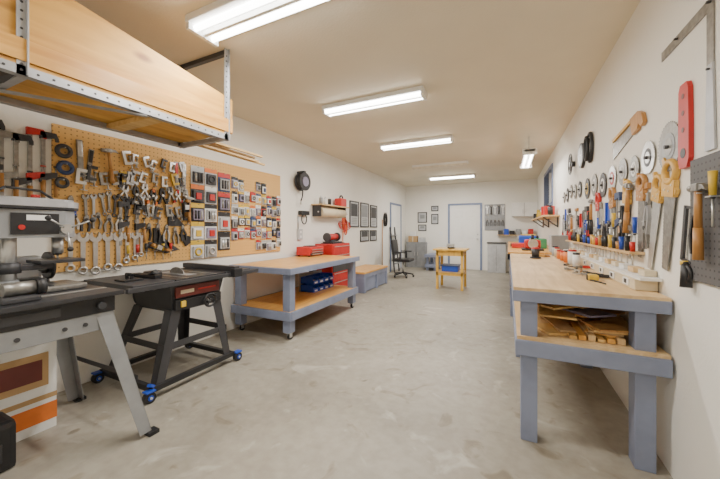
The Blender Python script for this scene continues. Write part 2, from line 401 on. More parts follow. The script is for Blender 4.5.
def try_square(M, a=.3, c_=.2, m=None):
    b = B('try_square', M); m = m or STEEL
    b.poly([(0, 0), (.035, 0), (.035, -a), (0, -a)], .004, .009, m)
    b.box(0, c_, -.035, 0, 0, .02, HANDLE, .003); b.done()
def speed_square(M, a=.17, m=None):
    b = B('speed_square', M); m = m or BLACK
    b.poly([(0, 0), (a, -a), (-.0, -a), ], .004, .009, m); b.box(-.012, .012, -a, 0, 0, .02, m); b.done()
def hand_plane(M, L=.22):
    b = B('hand_plane', M)
    b.box(-.03, .03, -L, 0, .0, .015, DARK, .004); b.box(-.03, -.025, -L*.8, -L*.2, .01, .05, DARK); b.box(.025, .03, -L*.8, -L*.2, .01, .05, DARK)
    b.sph((0, -L*.14, .055), .02, HANDLE); b.cyl((0, -L*.14, .01), (0, -L*.14, .05), .012, HANDLE)
    b.poly([(-.012, -L*.75), (.012, -L*.75), (.012, -L*.98), (-.012, -L*.98)], .01, .09, HANDLE); b.box(-.022, .022, -L*.6, -L*.35, .015, .055, STEEL); b.done()
def tape_roll(M, r=.045, c=None):
    b = B('tape_roll', M); c = c or BLUEP
    b.tor((0, -r, .022), (0, 0, 1), r*.75, r*.30, c, 20, 8); b.cyl((0, -r*.55, 0), (0, -r*.55, .05), .004, STEEL, seg=6); b.tor((0, -r, .022), (0, 0, 1), r*.45, r*.06, CARD, 16, 6); b.done()
def handsaw(M, L=.5, hm=None, k=1.0, bl=None):
    b = B('handsaw', M); hm = hm or YELW
    n = 24; pts = [(-.045*k, -.02), (.06*k, -.02), (.03*k, -L), (-.02*k, -L)]
    for q in range(1, n*2):
        t = q/(n*2); x = (-.02+(-.045+.02)*t)*k; y = -L+(L-.02)*t
        pts.append((x-(.004 if q % 2 else 0), y))
    b.poly(pts, .012, .015, bl or STEEL)
    b.tor((.0, .045*k, .014), (0, 0, 1), .045*k, .014*k, hm, 18, 8, 1.0, 1.15)
    b.poly([(-.05*k, -.06*k), (.06*k, -.06*k), (.062*k, .01*k), (.03*k, .02*k), (-.03*k, .02*k), (-.055*k, .0)], .004, .025, hm)
    b.poly([(-.055*k, .06*k), (-.035*k, .085*k), (-.06*k, .11*k), (-.075*k, .10*k)], .006, .022, hm); b.poly([(.04*k, -.0), (.075*k, -.03*k), (.07*k, -.05*k), (.04*k, -.04*k)], .006, .022, hm)
    for q in ((-.02, -.03), (.02, -.035), (.04, -.01)): b.cyl((q[0]*k, q[1]*k, .0), (q[0]*k, q[1]*k, .028), .006, CREAM, seg=10)
    b.done()
def saw_blade(M, r=.1, m=None, n=36, mc=None):
    b = B('circular_saw_blade', M); m = m or STEEL
    pts = []
    for k in range(n):
        a = 2*math.pi*k/n; a2 = 2*math.pi*(k+.75)/n
        pts += [(r*math.cos(a), r*math.sin(a)), (r*.93*math.cos(a2), r*.93*math.sin(a2))]
    b.poly(pts, .008, .012, m)
    b.cyl((0, 0, .012), (0, 0, .0135), r*.55, mc or WHITE, seg=24); b.cyl((0, 0, .013), (0, 0, .0145), r*.35, m, seg=24); b.cyl((0, 0, 0), (0, 0, .03), .01, DARK); b.done()
def pack(M, w=.1, h=.16, c=None):
    b = B('packaged_accessory', M); c = c or random.choice([RED, WHITE, DARK, NAVY, PURP, LGREY, WHITE, LGREY, WHITE, BLACK, CREAM, BLUEP])
    b.box(-w/2, w/2, -h, 0, .006, .010, c, .0)
    b.box(-w/2, w/2, -h*.24, 0, .0101, .012, random.choice([RED, BLACK, YEL, NAVY, WHITE, RED, BLACK, LGREY, ORANGE]))
    b.box(-w*.38, w*.38, -h*.92, -h*.32, .0101, .030, random.choice([LGREY, GALV, WHITE, PURP, DARK, LGREY]), .006)
    k = random.random()
    if k < .35:
        for i in range(3): b.cyl((-w*.22+i*w*.22, -h*.4, .032), (-w*.22+i*w*.22, -h*.85, .032), w*.07, random.choice([STEEL, DARK, OLDST]))
    elif k < .7: b.tor((0, -h*.62, .032), (0, 0, 1), w*.22, w*.07, random.choice([STEEL, BLACK, DARK, YEL]), 16, 6)
    else: b.box(-w*.2, w*.2, -h*.8, -h*.45, .02, .040, random.choice([BLACK, RED, NAVY, YEL]), .004)
    b.cyl((0, -.012, 0), (0, -.012, .05), .003, STEEL, seg=6); b.done()

rnd = random.uniform
# ---- left pegboard ----
for i, (yy, L) in enumerate(((1.245, .30), (1.325, .33), (1.41, .34), (1.50, .32), (1.58, .33), (1.655, .27), (1.72, .25), (1.78, .22))):
    wrench(ML(yy, 1.25, rot=rnd(-.03, .03)), L, k=1.25)
for i in range(11): wrench(ML(1.34+i*.056, 1.60+rnd(-.03, .03), rot=rnd(-.35, .2)), rnd(.16, .25), MC(), 1.15)
tape_roll(ML(1.20, 1.96), .055, DARK); tape_roll(ML(1.21, 1.83), .055, NAVY); tape_roll(ML(1.19, 1.70), .045, DARK)
adj_wrench(ML(1.30, 2.02, rot=.05), .34); adj_wrench(ML(1.385, 1.96, rot=-.1), .28, BLACK); hammer(ML(1.50, 1.97, rot=.1), .28)
adj_wrench(ML(1.235, 1.42), .24); pliers(ML(1.245, 1.56), .18, BLUEP)
for i in range(6): c_clamp(ML(1.28+i*.075, 1.80+rnd(-.03, .03), rot=rnd(-.3, .3)), rnd(.10, .13), MC())
for i in range(5): pliers(ML(1.27+i*.08, 1.42+rnd(-.02, .02), rot=rnd(-.15, .15)), rnd(.13, .17), MC(RED))
for r in range(2):
    for i in range(7): c_clamp(ML(1.60+i*.092+rnd(-.01, .01), 2.0-r*.16+rnd(-.03, .03), rot=rnd(-.3, .3)), rnd(.08, .12), MC(YEL) if r else MC())
for i in range(8): spring_clamp(ML(1.64+i*.082, 1.70+rnd(-.03, .03), rot=rnd(-.2, .2)), rnd(.12, .16))
for i in range(5): pliers(ML(1.85+i*.085, 1.33+rnd(-.02, .02), rot=rnd(-.15, .15)), rnd(.15, .19), MC(RED, BLACK, YEL))
for i in range(6): c_clamp(ML(1.72+i*.095, 1.52+rnd(-.02, .02), rot=rnd(-.3, .3)), rnd(.09, .12), random.choice([BLACK, DARK, OLDST]))
bar_clamp(ML(1.60, 1.52), .38, DARK, .7); bar_clamp(ML(1.74, 1.50), .36, BLACK, .7)
speed_square(ML(2.05, 1.50), .18); speed_square(ML(1.90, 1.30), .19); speed_square(ML(2.17, 1.24, rot=.5), .15); speed_square(ML(2.0, 1.18, rot=.2), .14, DARK)
hand_plane(ML(1.84, 1.14, rot=1.2), .2); hand_plane(ML(2.22, 1.62), .2)
adj_wrench(ML(2.12, 2.0, rot=.05), .32, RED); adj_wrench(ML(2.21, 2.0), .36, STEEL); hammer(ML(2.26, 1.62), .26)
for i in range(6): screwdriver(ML(1.66+i*.08, 1.12+rnd(0, .02)), rnd(.12, .16))
for r in range(5):
    for c in range(2): pack(ML(2.375+c*.175, 2.0-r*.21), .165, .205, random.choice([WHITE, WHITE, LGREY, BLACK, LGREY]))
for r in range(4): pack(ML(2.74, 1.98-r*.24), .18, .23, [NAVY, BLACK, LGREY, DARK][r])
for c in range(9):
    for r in range(6):
        if r == 0 and c > 0 and random.random() < .65: continue
        if r == 5 and random.random() < .35: continue
        pack(ML(2.90+c*.106+rnd(-.008, .008), 1.95-r*.162+rnd(-.015, .015)), rnd(.085, .104), rnd(.13, .158))
for i in range(5): bar_clamp(ML(.80+i*.072, 2.0+rnd(-.05, .03), XL), rnd(.6, .8), RED if i == 3 else [DARK, OLDST][i % 2], .8)
b = B('pipe_clamp_bundle')
for i in range(5): b.beam((XL+.03, .56+i*.045, .95), (XL+.02, .58+i*.05, 2.05-i*.04), .025, .02, [GALV, DARK, STEEL, GALV, OLDST][i], (1, 0, 0))
b.box(XL, XL+.05, .55, .82, 1.5, 1.53, DARK).box(XL, XL+.07, .58, .64, 1.85, 1.93, DARK, .01).box(XL, XL+.07, .66, .72, 1.78, 1.87, OLDST, .01).done()

# ---------------- left foreground ----------------
def stand(b, x0, x1, y0, y1, z, fx0, fx1, fy0, fy1, legm, w=.055, zf=0.02):
    for X, FX in ((x0, fx0), (x1, fx1)):
        for Y, FY in ((y0, fy0), (y1, fy1)):
            p, q = Vector((X, Y, z)), Vector((FX, FY, zf))
            sx = 1 if FX == fx0 else -1; sy = 1 if FY == fy0 else -1
            def plate(dx, dy):
                off = Vector((dx*w*1.5, dy*w*1.5, 0)); off2 = off*.75; th = Vector((sx*.004*abs(dy), sy*.004*abs(dx), 0))
                vs = [p, p+off, q+off2, q]
                vs = vs+[v+th for v in vs]
                b.mesh(vs, [(0, 1, 2, 3), (7, 6, 5, 4), (0, 4, 5, 1), (1, 5, 6, 2), (2, 6, 7, 3), (3, 7, 4, 0)], legm)
            plate(sx, 0); plate(0, sy)
b = B('router_table_stand')
stand(b, -2.80, -2.16, .42, 1.04, .84, -2.92, -2.03, .28, 1.20, GREYP, .06, .02)
for q in ((-2.92, .28), (-2.03, .28), (-2.92, 1.20), (-2.03, 1.20)): b.box(q[0]-.03, q[0]+.03, q[1]-.03, q[1]+.03, 0, .022, BLACK)
b.box(-2.81, -2.15, .41, 1.05, .70, .80, GREYP, .004)
for y in (.55, .64, .82, .91): b.cyl((-2.151, y, .75), (-2.145, y, .75), .011, DARK)
for X in (-2.5, -2.3): b.cyl((X, 1.049, .75), (X, 1.056, .75), .008, DARK)
b.box(-2.815, -2.145, .40, 1.055, .80, .895, BLACK, .006)
b.cyl((-2.146, .98, .845), (-2.12, .98, .845), .02, DARK); b.box(-2.147, -2.140, .55, .80, .825, .87, DARK, .002)
b.box(-2.86, -2.11, .34, 1.09, .895, .92, CASTI, .004)
b.box(-2.3, -2.27, .36, 1.07, .921, .925, STEEL)
b.beam((-2.88, .31, .35), (-2.09, .31, .35), .03, .03, GREYP); b.beam((-2.87, 1.15, .35), (-2.09, 1.15, .36), .004, .03, DARK)
b.done()
b = B('benchtop_drill_press')
b.box(-2.66, -2.40, .62, 1.03, .921, .955, OLDST, .012)
for y in (.74, .86): b.box(-2.64, -2.42, y, y+.015, .955, .958, DARK)
b.cyl((-2.53, .72, .955), (-2.53, .72, 1.40), .032, STEEL, seg=20); b.cyl((-2.53, .72, .955), (-2.53, .72, 1.0), .055, GREYP, .04, 20)
b.cyl((-2.53, .72, 1.04), (-2.53, .72, 1.10), .05, DARK, seg=20); b.box(-2.56, -2.50, .74, .90, 1.05, 1.085, DARK, .008)
b.box(-2.63, -2.43, .82, 1.03, 1.085, 1.105, CASTI, .005)
pts = [(-2.62, .62), (-2.44, .62), (-2.43, .93), (-2.47, .99), (-2.59, .99), (-2.63, .93)]
vs = [(p[0], p[1], 1.24) for p in pts]+[(p[0], p[1], 1.40) for p in pts]; n = len(pts)
b.mesh([Vector(v) for v in vs], [tuple(range(n))[::-1], tuple(range(n, 2*n))]+[(i, (i+1) % n, n+(i+1) % n, n+i) for i in range(n)], GREYP)
b.box(-2.432, -2.428, .70, .90, 1.26, 1.38, BLACK); b.box(-2.4285, -2.426, .76, .86, 1.34, 1.37, WHITE); b.cyl((-2.43, .74, 1.30), (-2.42, .74, 1.30), .014, RED)
pts = []
for k in range(9): a = math.pi*k/8; pts.append((-2.53+.105*math.cos(a), .94+.085*math.sin(a)))
for k in range(9): a = math.pi+math.pi*k/8; pts.append((-2.53+.12*math.cos(a), .50+.11*math.sin(a)))
for (za, zb, sc, m_) in ((1.405, 1.42, 1.0, BLACK), (1.42, 1.455, 1.0, GALV), (1.455, 1.468, .92, GALV)):
    vs = [(-2.53+(p[0]+2.53)*sc, .73+(p[1]-.73)*sc, za) for p in pts]+[(-2.53+(p[0]+2.53)*sc, .73+(p[1]-.73)*sc, zb) for p in pts]; n = len(pts)
    b.mesh([Vector(v) for v in vs], [tuple(range(n))[::-1], tuple(range(n, 2*n))]+[(i, (i+1) % n, n+(i+1) % n, n+i) for i in range(n)], m_)
b.cyl((-2.53, .50, 1.20), (-2.53, .50, 1.405), .085, OLDST, seg=24); b.cyl((-2.53, .50, 1.17), (-2.53, .50, 1.20), .07, DARK, .085, 24)
b.cyl((-2.53, .93, 1.14), (-2.53, .93, 1.24), .028, STEEL); b.cyl((-2.53, .93, 1.13), (-2.53, .93, 1.18), .022, DARK, .018)
b.cyl((-2.53, .93, 1.105), (-2.53, .93, 1.13), .005, STEEL)
b.cyl((-2.44, .93, 1.29), (-2.40, .93, 1.29), .03, STEEL)
for a in range(3):
    th = a*2.094+.5; p = (-2.40, .93+.02*math.cos(th), 1.29+.02*math.sin(th)); q = (-2.36, .93+.12*math.cos(th), 1.29+.12*math.sin(th))
    b.cyl(p, q, .005, STEEL); b.sph(q, .015, BLACK)
b.tube([(-2.45, .46, 1.3), (-2.38, .50, 1.40), (-2.36, .66, 1.51), (-2.44, .82, 1.51), (-2.5, .9, 1.47)], .007, BLACK)
b.cyl((-2.5, .82, 1.468), (-2.5, .82, 1.49), .02, RED)
b.done()
b = B('belt_sander_unit')
b.box(-2.80, -2.68, .50, .95, .921, .97, DARK, .01); b.box(-2.78, -2.70, .52, .92, .97, 1.12, GALV, .02); b.cyl((-2.74, .95, 1.05), (-2.74, .97, 1.05), .09, CASTI, seg=24); b.cyl((-2.80, .62, 1.18), (-2.68, .62, 1.18), .05, DARK)
b.cyl((-2.74, .9, 1.05), (-2.74, .95, 1.05), .05, STEEL); b.done()
b = B('bench_grinding_jig')     # small dark tool body on the near edge of the table
b.box(-2.34, -2.18, .60, .74, .921, .95, DARK, .008); b.cyl((-2.26, .62, .985), (-2.26, .74, .985), .035, OLDST, seg=20); b.cyl((-2.26, .74, .985), (-2.26, .775, .985), .045, BLACK, seg=20); b.done()
b = B('tool_carton')
b.box(-2.98, -2.68, .46, .98, 0, .56, WHITE)
b.box(-2.981, -2.678, .459, .982, .06, .17, ORANGE).box(-2.981, -2.678, .459, .982, .20, .23, CARD).box(-2.981, -2.677, .50, .94, .29, .50, CARD)
b.box(-2.678, -2.676, .54, .91, .33, .46, MAROON); b.box(-2.98, -2.68, .70, .74, .56, .562, CARD); b.done()
b = B('black_tool_bag'); b.box(-2.62, -2.40, .44, .72, 0, .26, BLACK, .03); b.tor((-2.51, .58, .27), (1, 0, 0), .09, .012, DARK, 20, 8); b.box(-2.40, -2.39, .50, .66, .06, .16, DARK, .006); b.done()

# ---------------- table saw ----------------
b = B('table_saw')
Z = .88
b.box(-3.10, -2.42, 1.62, 2.10, Z-.035, Z, CASTI, .004)
b.box(-3.10, -2.42, 1.30, 1.61, Z-.035, Z, DARK, .004).box(-3.10, -2.42, 2.11, 2.42, Z-.035, Z, DARK, .004)
for y in (1.38, 1.46, 1.54, 2.18, 2.26, 2.34): b.box(-3.08, -2.44, y-.008, y+.008, Z-.06, Z-.036, DARK)
for y in (1.72, 2.0): b.box(-3.09, -2.415, y-.009, y+.009, Z, Z+.0015, STEEL)
b.box(-2.42, -2.385, 1.25, 2.50, Z-.045, Z-.01, DARK, .004)
b.box(-3.13, -3.10, 1.25, 2.50, Z-.045, Z-.01, DARK, .004)
b.box(-3.12, -2.36, 2.16, 2.22, Z+.001, Z+.05, DARK, .005); b.box(-2.40, -2.34, 2.14, 2.24, Z-.05, Z+.03, BLACK, .008)
b.box(-2.95, -2.55, 1.80, 1.90, Z, Z+.003, GALV)
pts = [(.10*math.cos(math.pi*k/14), .10*math.sin(math.pi*k/14)) for k in range(15)]
vs = [(-2.75+p[0], 1.845, Z+p[1]*.6) for p in pts]+[(-2.75+p[0], 1.850, Z+p[1]*.6) for p in pts]; n = 15
b.mesh([Vector(v) for v in vs], [tuple(range(n)), tuple(range(n, 2*n))[::-1]]+[(i, (i+1) % n, n+(i+1) % n, n+i) for i in range(n)], OLDST)
b.box(-2.92, -2.60, 1.56, 1.62, Z+.002, Z+.03, BLACK, .004)
b.cyl((-2.7, 1.58, Z+.03), (-2.62, 1.58, Z+.06), .018, BLACK)
b.cyl((-2.86, 1.70, Z+.0), (-2.86, 1.70, Z+.035), .07, DARK)
vs = [(-3.02, 1.60, Z-.035), (-2.46, 1.60, Z-.035), (-2.46, 2.12, Z-.035), (-3.02, 2.12, Z-.035), (-2.98, 1.64, .60), (-2.50, 1.64, .60), (-2.50, 2.08, .60), (-2.98, 2.08, .60)]
b.mesh([Vector(v) for v in vs], [(0, 1, 2, 3), (7, 6, 5, 4), (0, 4, 5, 1), (1, 5, 6, 2), (2, 6, 7, 3), (3, 7, 4, 0)], DARK)
b.box(-2.47, -2.450, 1.64, 2.06, .72, .81, MAROON, .003); b.box(-2.450, -2.447, 1.68, 1.80, .75, .78, CREAM); b.box(-2.450, -2.447, 1.84, 2.02, .76, .772, RED)
b.box(-2.48, -2.45, 1.64, 2.08, .62, .70, BLACK, .004)
b.cyl((-2.46, 1.93, .655), (-2.41, 1.93, .655), .012, STEEL); b.tor((-2.41, 1.93, .655), (1, 0, 0), .055, .010, BLACK)
for a in range(3): b.cyl((-2.41, 1.93, .655), (-2.41, 1.93+.055*math.cos(a*2.09), .655+.055*math.sin(a*2.09)), .006, BLACK)
b.cyl((-2.41, 1.97, .69), (-2.37, 1.97, .69), .010, BLACK)
b.box(-2.46, -2.435, 1.68, 1.72, .64, .69, YEL, .004)
b.cyl((-3.08, 1.7, .68), (-3.08, 2.0, .68), .09, BLACK, seg=20)
stand(b, -3.0, -2.48, 1.62, 2.10, .62, -3.09, -2.42, 1.46, 2.16, DARK, .06, .09)
for y in (1.545, 2.14): b.box(-3.03, -2.45, y-.004, y+.004, .32, .37, DARK)
for x in (-3.045, -2.455): b.box(x-.004, x+.004, 1.56, 2.13, .32, .37, DARK)
for x in (-3.11, -2.42): b.box(x-.02, x+.02, 1.42, 2.20, .06, .10, BLACK, .003)
for y in (1.44, 2.18): b.box(-3.11, -2.42, y-.02, y+.02, .06, .10, BLACK, .003)
b.beam((-2.42, 1.44, .10), (-2.40, 1.40, .13), .03, .02, BLUEP)
for (x, y) in ((-2.40, 1.40), (-2.40, 2.23), (-3.11, 1.40), (-3.11, 2.23)):
    b.cyl((x-.02, y, .04), (x+.02, y, .04), .04, BLACK, seg=18); b.cyl((x+.02, y, .04), (x+.026, y, .04), .020, BLUEP)
    b.box(x-.03, x+.03, y-.035, y+.035, .080, .092, BLUEP, .004); b.cyl((x-.03, y, .04), (x+.032, y, .04), .009, STEEL)
b.done()
b = B('push_block'); b.box(-2.78, -2.64, 1.36, 1.50, .881, .895, BLACK, .004); b.cyl((-2.75, 1.43, .93), (-2.67, 1.43, .93), .012, BLACK); b.box(-2.75, -2.735, 1.42, 1.44, .895, .93, BLACK).box(-2.685, -2.67, 1.42, 1.44, .895, .93, BLACK); b.done()

# ---------------- work tables ----------------
def worktable(name, x0, x1, y0, y1, z, legw, top, shelf_z, casters=False, trimw=.03, railh=.09, toph=.02):
    b = B(name); zb = .09 if casters else 0
    b.box(x0+trimw, x1-trimw, y0+trimw, y1-trimw, z-toph, z+.002, top)
    b.box(x0, x1, y0, y0+trimw, z-railh, z, BLUE, .004).box(x0, x1, y1-trimw, y1, z-railh, z, BLUE, .004)
    b.box(x0, x0+trimw, y0+trimw, y1-trimw, z-railh, z, BLUE, .004).box(x1-trimw, x1, y0+trimw, y1-trimw, z-railh, z, BLUE, .004)
    g = trimw+.02; ys = (y0+g+legw/2, y1-g-legw/2)
    for X in (x0+g+legw/2, x1-g-legw/2):
        for Y in ys:
            b.box(X-legw/2, X+legw/2, Y-legw/2, Y+legw/2, zb, z-toph, BLUE, .005)
            if casters:
                b.box(X-.04, X+.04, Y-.04, Y+.04, zb-.006, zb, STEEL); b.cyl((X-.014, Y+.02, .034), (X+.014, Y+.02, .034), .034, BLACK, seg=18)
                b.box(X-.022, X-.016, Y-.01, Y+.035, .03, zb, STEEL).box(X+.016, X+.022, Y-.01, Y+.035, .03, zb, STEEL); b.cyl((X-.024, Y+.02, .034), (X+.024, Y+.02, .034), .007, STEEL)
    if shelf_z:
        b.box(x0+.03, x1-.03, y0+.03, y1-.03, shelf_z-.02, shelf_z, top)
        b.box(x0+.02, x1-.02, y0+.012, y0+.045, shelf_z-.10, shelf_z, BLUE, .004).box(x0+.02, x1-.02, y1-.045, y1-.012, shelf_z-.10, shelf_z, BLUE, .004)
        b.box(x0+.012, x0+.045, y0+.045, y1-.045, shelf_z-.10, shelf_z, BLUE, .004).box(x1-.045, x1-.012, y0+.045, y1-.045, shelf_z-.10, shelf_z, BLUE, .004)
    return b.done()
worktable('rolling_work_table', -3.16, -2.20, 2.80, 4.60, .84, .10, PLYT, .34, casters=True, railh=.07)
b = B('low_platform_bench')
b.box(-3.17, -2.58, 5.62, 6.95, .385, .42, PLYT, .003); b.box(-3.16, -2.59, 5.63, 6.94, .30, .385, BLUE, .003); b.box(-3.15, -2.61, 5.65, 6.92, .02, .30, BLUE)
for y in (5.64, 6.27, 6.86): b.box(-2.61, -2.59, y, y+.08, 0, .30, BLUE, .003)
b.box(-3.15, -2.6, 5.63, 5.66, 0, .30, BLUE); b.done()
b = B('blue_parts_bins')
for r in range(2):
    for c in range(4):
        y = 3.86+c*.15; zz = .342+r*.12; x = -2.62
        b.box(x-.22, x-.215, y, y+.13, zz, zz+.10, BLUEP).box(x-.22, x, y, y+.004, zz, zz+.10, BLUEP).box(x-.22, x, y+.126, y+.13, zz, zz+.10, BLUEP)
        b.box(x-.22, x, y, y+.13, zz, zz+.004, BLUEP).box(x-.004, x+.015, y, y+.13, zz, zz+.055, BLUEP, .002); b.box(x+.015, x+.017, y+.03, y+.1, zz+.012, zz+.035, WHITE)
        b.box(x-.2, x-.02, y+.01, y+.12, zz+.004, zz+.05, random.choice([STEEL, DARK, CREAM]))
b.box(-2.86, -2.845, 3.84, 4.46, .34, .60, GREYP); b.done()
def toolchest(name, x0, x1, y0, y1, z0, z1, n):
    b = B(name); b.box(x0, x1, y0, y1, z0+.02, z1, RED, .01); h = (z1-z0-.05)/n
    for i in range(n):
        zz = z0+.03+i*h; b.box(x1, x1+.012, y0+.02, y1-.02, zz, zz+h-.012, RED if i % 3 else DARK, .003); b.box(x1+.012, x1+.024, y0+.06, y1-.06, zz+h-.035, zz+h-.022, STEEL)
    for X in (x0+.03, x1-.03):
        for Y in (y0+.03, y1-.03): b.cyl((X, Y, z0), (X, Y, z0+.025), .02, BLACK)
    b.box(x0+.05, x1-.05, y0+.12, y1-.12, z1, z1+.012, BLACK, .004); b.done()
toolchest('red_tool_box', -3.12, -2.86, 4.12, 4.54, .842, 1.0, 3)
toolchest('red_tool_chest', -3.16, -2.80, 4.72, 5.40, 0, 1.02, 6)
b = B('bench_grinder'); b.box(-3.08, -2.86, 4.85, 5.2, 1.033, 1.06, DARK, .008); b.cyl((-2.98, 4.88, 1.14), (-2.98, 5.17, 1.14), .06, RED, seg=20)
for y in (4.83, 5.19): b.cyl((-2.98, y, 1.14), (-2.98, y+.03, 1.14), .08, DARK, seg=24)
b.box(-3.01, -2.95, 4.95, 5.1, 1.05, 1.12, DARK); b.done()

b = B('retractable_hose_reel', ML(4.27, 2.08, XL))
b.box(-.05, .05, -.06, .06, 0, .04, STEEL); b.cyl((0, 0, .04), (0, 0, .06), .15, DARK, seg=32); b.cyl((0, 0, .06), (0, 0, .14), .11, NAVY, seg=28); b.cyl((0, 0, .14), (0, 0, .155), .15, BLACK, seg=32)
for k in range(4): b.tor((0, 0, .072+k*.02), (0, 0, 1), .12, .011, BLACK, 28, 6)
b.cyl((0, 0, .155), (0, 0, .165), .08, PURP, seg=20); b.box(-.03, .03, .1, .18, .0, .15, BLACK, .01)
b.tube([(.0, -.15, .1), (.02, -.24, .08), (-.01, -.32, .07)], .01, BLACK); b.cyl((-.01, -.32, .07), (-.01, -.38, .07), .016, STEEL); b.done()
b = B('cord_holder_block', ML(4.40, 1.56, XL)); b.box(-.13, .1, -.03, .04, 0, .08, BLACK, .008); b.tor((-.02, -.1, .05), (0, 0, 1), .07, .01, BLACK, 20, 6, 1.2, 1); b.done()
b = B('wall_outlet_box', ML(4.30, 1.20, XL)); b.box(-.06, .06, -.09, .09, 0, .035, LGREY, .006); b.box(-.02, .02, .02, .06, .035, .04, WHITE).box(-.02, .02, -.06, -.02, .035, .04, WHITE)
b.cyl((-.04, .09, .015), (-.04, .3, .015), .01, GALV); b.done()
b = B('paper_roll_shelf', ML(5.2, 1.72, XL))
b.box(-.55, .50, 0, .02, 0, .24, PLYW); b.box(-.50, -.48, -.2, 0, 0, .18, DARK).box(.43, .45, -.2, 0, 0, .18, DARK)
b.cyl((-.47, -.12, .13), (.42, -.12, .13), .085, CREAM, seg=24); b.cyl((-.51, -.12, .13), (.46, -.12, .13), .014, STEEL)
b.cyl((-.47, -.12, .13), (-.485, -.12, .13), .03, CARD); b.done()
b = B('spray_can_group', ML(5.2, 1.74, XL))
for i, c in enumerate((GREYP, WHITE, BLACK)):
    u = -.4+i*.15; b.cyl((u, 0, .12), (u, .12, .12), .033, c); b.cyl((u, .12, .12), (u, .135, .12), .033, STEEL, .018); b.cyl((u, .135, .12), (u, .16, .12), .014, WHITE)
b.done()
b = B('red_handheld_vacuum', ML(5.56, 1.74, XL)); b.box(-.16, .10, 0, .17, .05, .2, RED, .03); b.tor((0, .17, .12), (0, 0, 1), .06, .014, BLACK, 16, 8); b.cyl((.1, .06, .12), (.16, .04, .12), .03, DARK); b.done()
b = B('coiled_air_hose', ML(5.85, 1.45, XL))
for k in range(5): b.tor((0, -.03*k, .02+.012*k), (0, 0, 1), .085, .010, ORANGE if k % 2 else RED, 28, 6, 1.9, .8)
for k in range(3): b.tor((0, -.03*k-.05, .03+.012*k), (0, 0, 1), .10, .010, RED, 28, 6, .7, 2.4)
b.cyl((0, .15, 0), (0, .15, .11), .012, STEEL); b.tube([(-.08, -.2, .05), (-.1, -.40, .05), (-.04, -.52, .04)], .01, ORANGE); b.done()
def poster(y, z, w, h, x=XL):
    b = B('framed_poster', ML(y, z, x))
    t = .026
    b.box(-w/2, w/2, 0, t, 0, .02, BLACK).box(-w/2, w/2, h-t, h, 0, .02, BLACK).box(-w/2, -w/2+t, t, h-t, 0, .02, BLACK).box(w/2-t, w/2, t, h-t, 0, .02, BLACK)
    b.box(-w/2+t, w/2-t, t, h-t, 0, .01, LGREY); b.box(-w*.36, w*.36, h*.42, h*.9, .01, .012, random.choice([GREYP, DARK]))
    for k in range(4): b.box(-w*.3, w*.3, h*.12+k*h*.07, h*.15+k*h*.07, .01, .012, GREYP)
    b.done()
poster(6.38, 1.33, .46, .60); poster(6.95, 1.33, .48, .60); poster(7.52, 1.33, .44, .58); poster(6.95, .98, .5, .28); poster(7.5, .98, .42, .28)
b = B('push_broom'); b.cyl((-3.16, 8.05, .06), (-3.17, 8.1, 1.55), .013, HANDLE); b.box(-3.19, -3.11, 7.9, 8.2, .05, .09, HANDLE); b.box(-3.185, -3.115, 7.91, 8.19, 0, .05, BLACK); b.done()
b = B('wall_hung_extension_cord', ML(8.3, 1.75, XL))
for k in range(4): b.tor((0, -.2, .02+.015*k), (0, 0, 1), .12, .011, BLACK, 24, 6, 1.5, .8)
b.cyl((0, 0, 0), (0, 0, .09), .01, STEEL); b.done()

b = B('office_chair'); cx, cy = -2.55, 8.05
for k in range(5):
    a = k*2*math.pi/5+.3; q = (cx+.27*math.cos(a), cy+.27*math.sin(a)); b.beam((cx, cy, .12), (q[0], q[1], .075), .045, .03, BLACK)
    b.cyl((q[0]-.02, q[1], .03), (q[0]+.02, q[1], .03), .03, BLACK); b.cyl((q[0], q[1], .05), (q[0], q[1], .08), .01, STEEL)
b.cyl((cx, cy, .1), (cx, cy, .42), .025, STEEL); b.box(cx-.24, cx+.24, cy-.24, cy+.24, .42, .50, BLACK, .03)
b.box(cx-.27, cx-.21, cy-.22, cy+.22, .58, 1.0, BLACK, .025, Matrix.Rotation(-.12, 3, 'Y')); b.box(cx-.27, cx-.24, cy-.03, cy+.03, .40, .7, DARK)
for s_ in (-1, 1): b.box(cx-.15, cx+.15, cy+s_*.28-.025, cy+s_*.28+.025, .66, .69, BLACK, .01).box(cx-.02, cx+.02, cy+s_*.27-.015, cy+s_*.27+.015, .44, .66, BLACK).box(cx-.02, cx+.02, *sorted((cy+s_*.2, cy+s_*.28)), .43, .46, BLACK)
b.done()
b = B('leaning_step_ladder')
for s_ in (0, .42): b.beam((-3.02, 8.7+s_, 0), (-3.17, 8.7+s_*.9+.03, 1.35), .03, .05, DARK)
for k in range(4): b.box(-3.06-k*.033, -2.98-k*.033, 8.7, 9.12, .25+k*.28, .27+k*.28, GREYP)
b.done()
b = B('grey_storage_cabinet'); b.box(-3.12, -2.45, 10.18, 10.39, 0, .85, GREYP, .008); b.box(-2.78, -2.775, 10.168, 10.18, .05, .8, DARK)
for x in (-2.83, -2.72): b.box(x-.01, x+.01, 10.15, 10.18, .4, .52, STEEL)
b.done()
b = B('stacked_storage_cartons'); b.box(-3.05, -2.75, 10.2, 10.37, .852, 1.05, CARD).box(-2.72, -2.5, 10.2, 10.37, .852, 1.0, LGREY, .01).box(-3.0, -2.8, 10.2, 10.36, 1.052, 1.2, WHITE); b.box(-2.92, -2.88, 10.198, 10.2, .86, 1.04, CREAM); b.done()
worktable('low_utility_bench', -2.35, -1.95, 9.55, 10.3, .50, .07, BLUE, .2)
b = B('wall_switch_plate', MB(-2.0, 1.15)); b.box(-.06, .06, -.06, .06, 0, .008, WHITE, .002).box(-.01, .01, -.015, .02, .008, .018, WHITE).done()
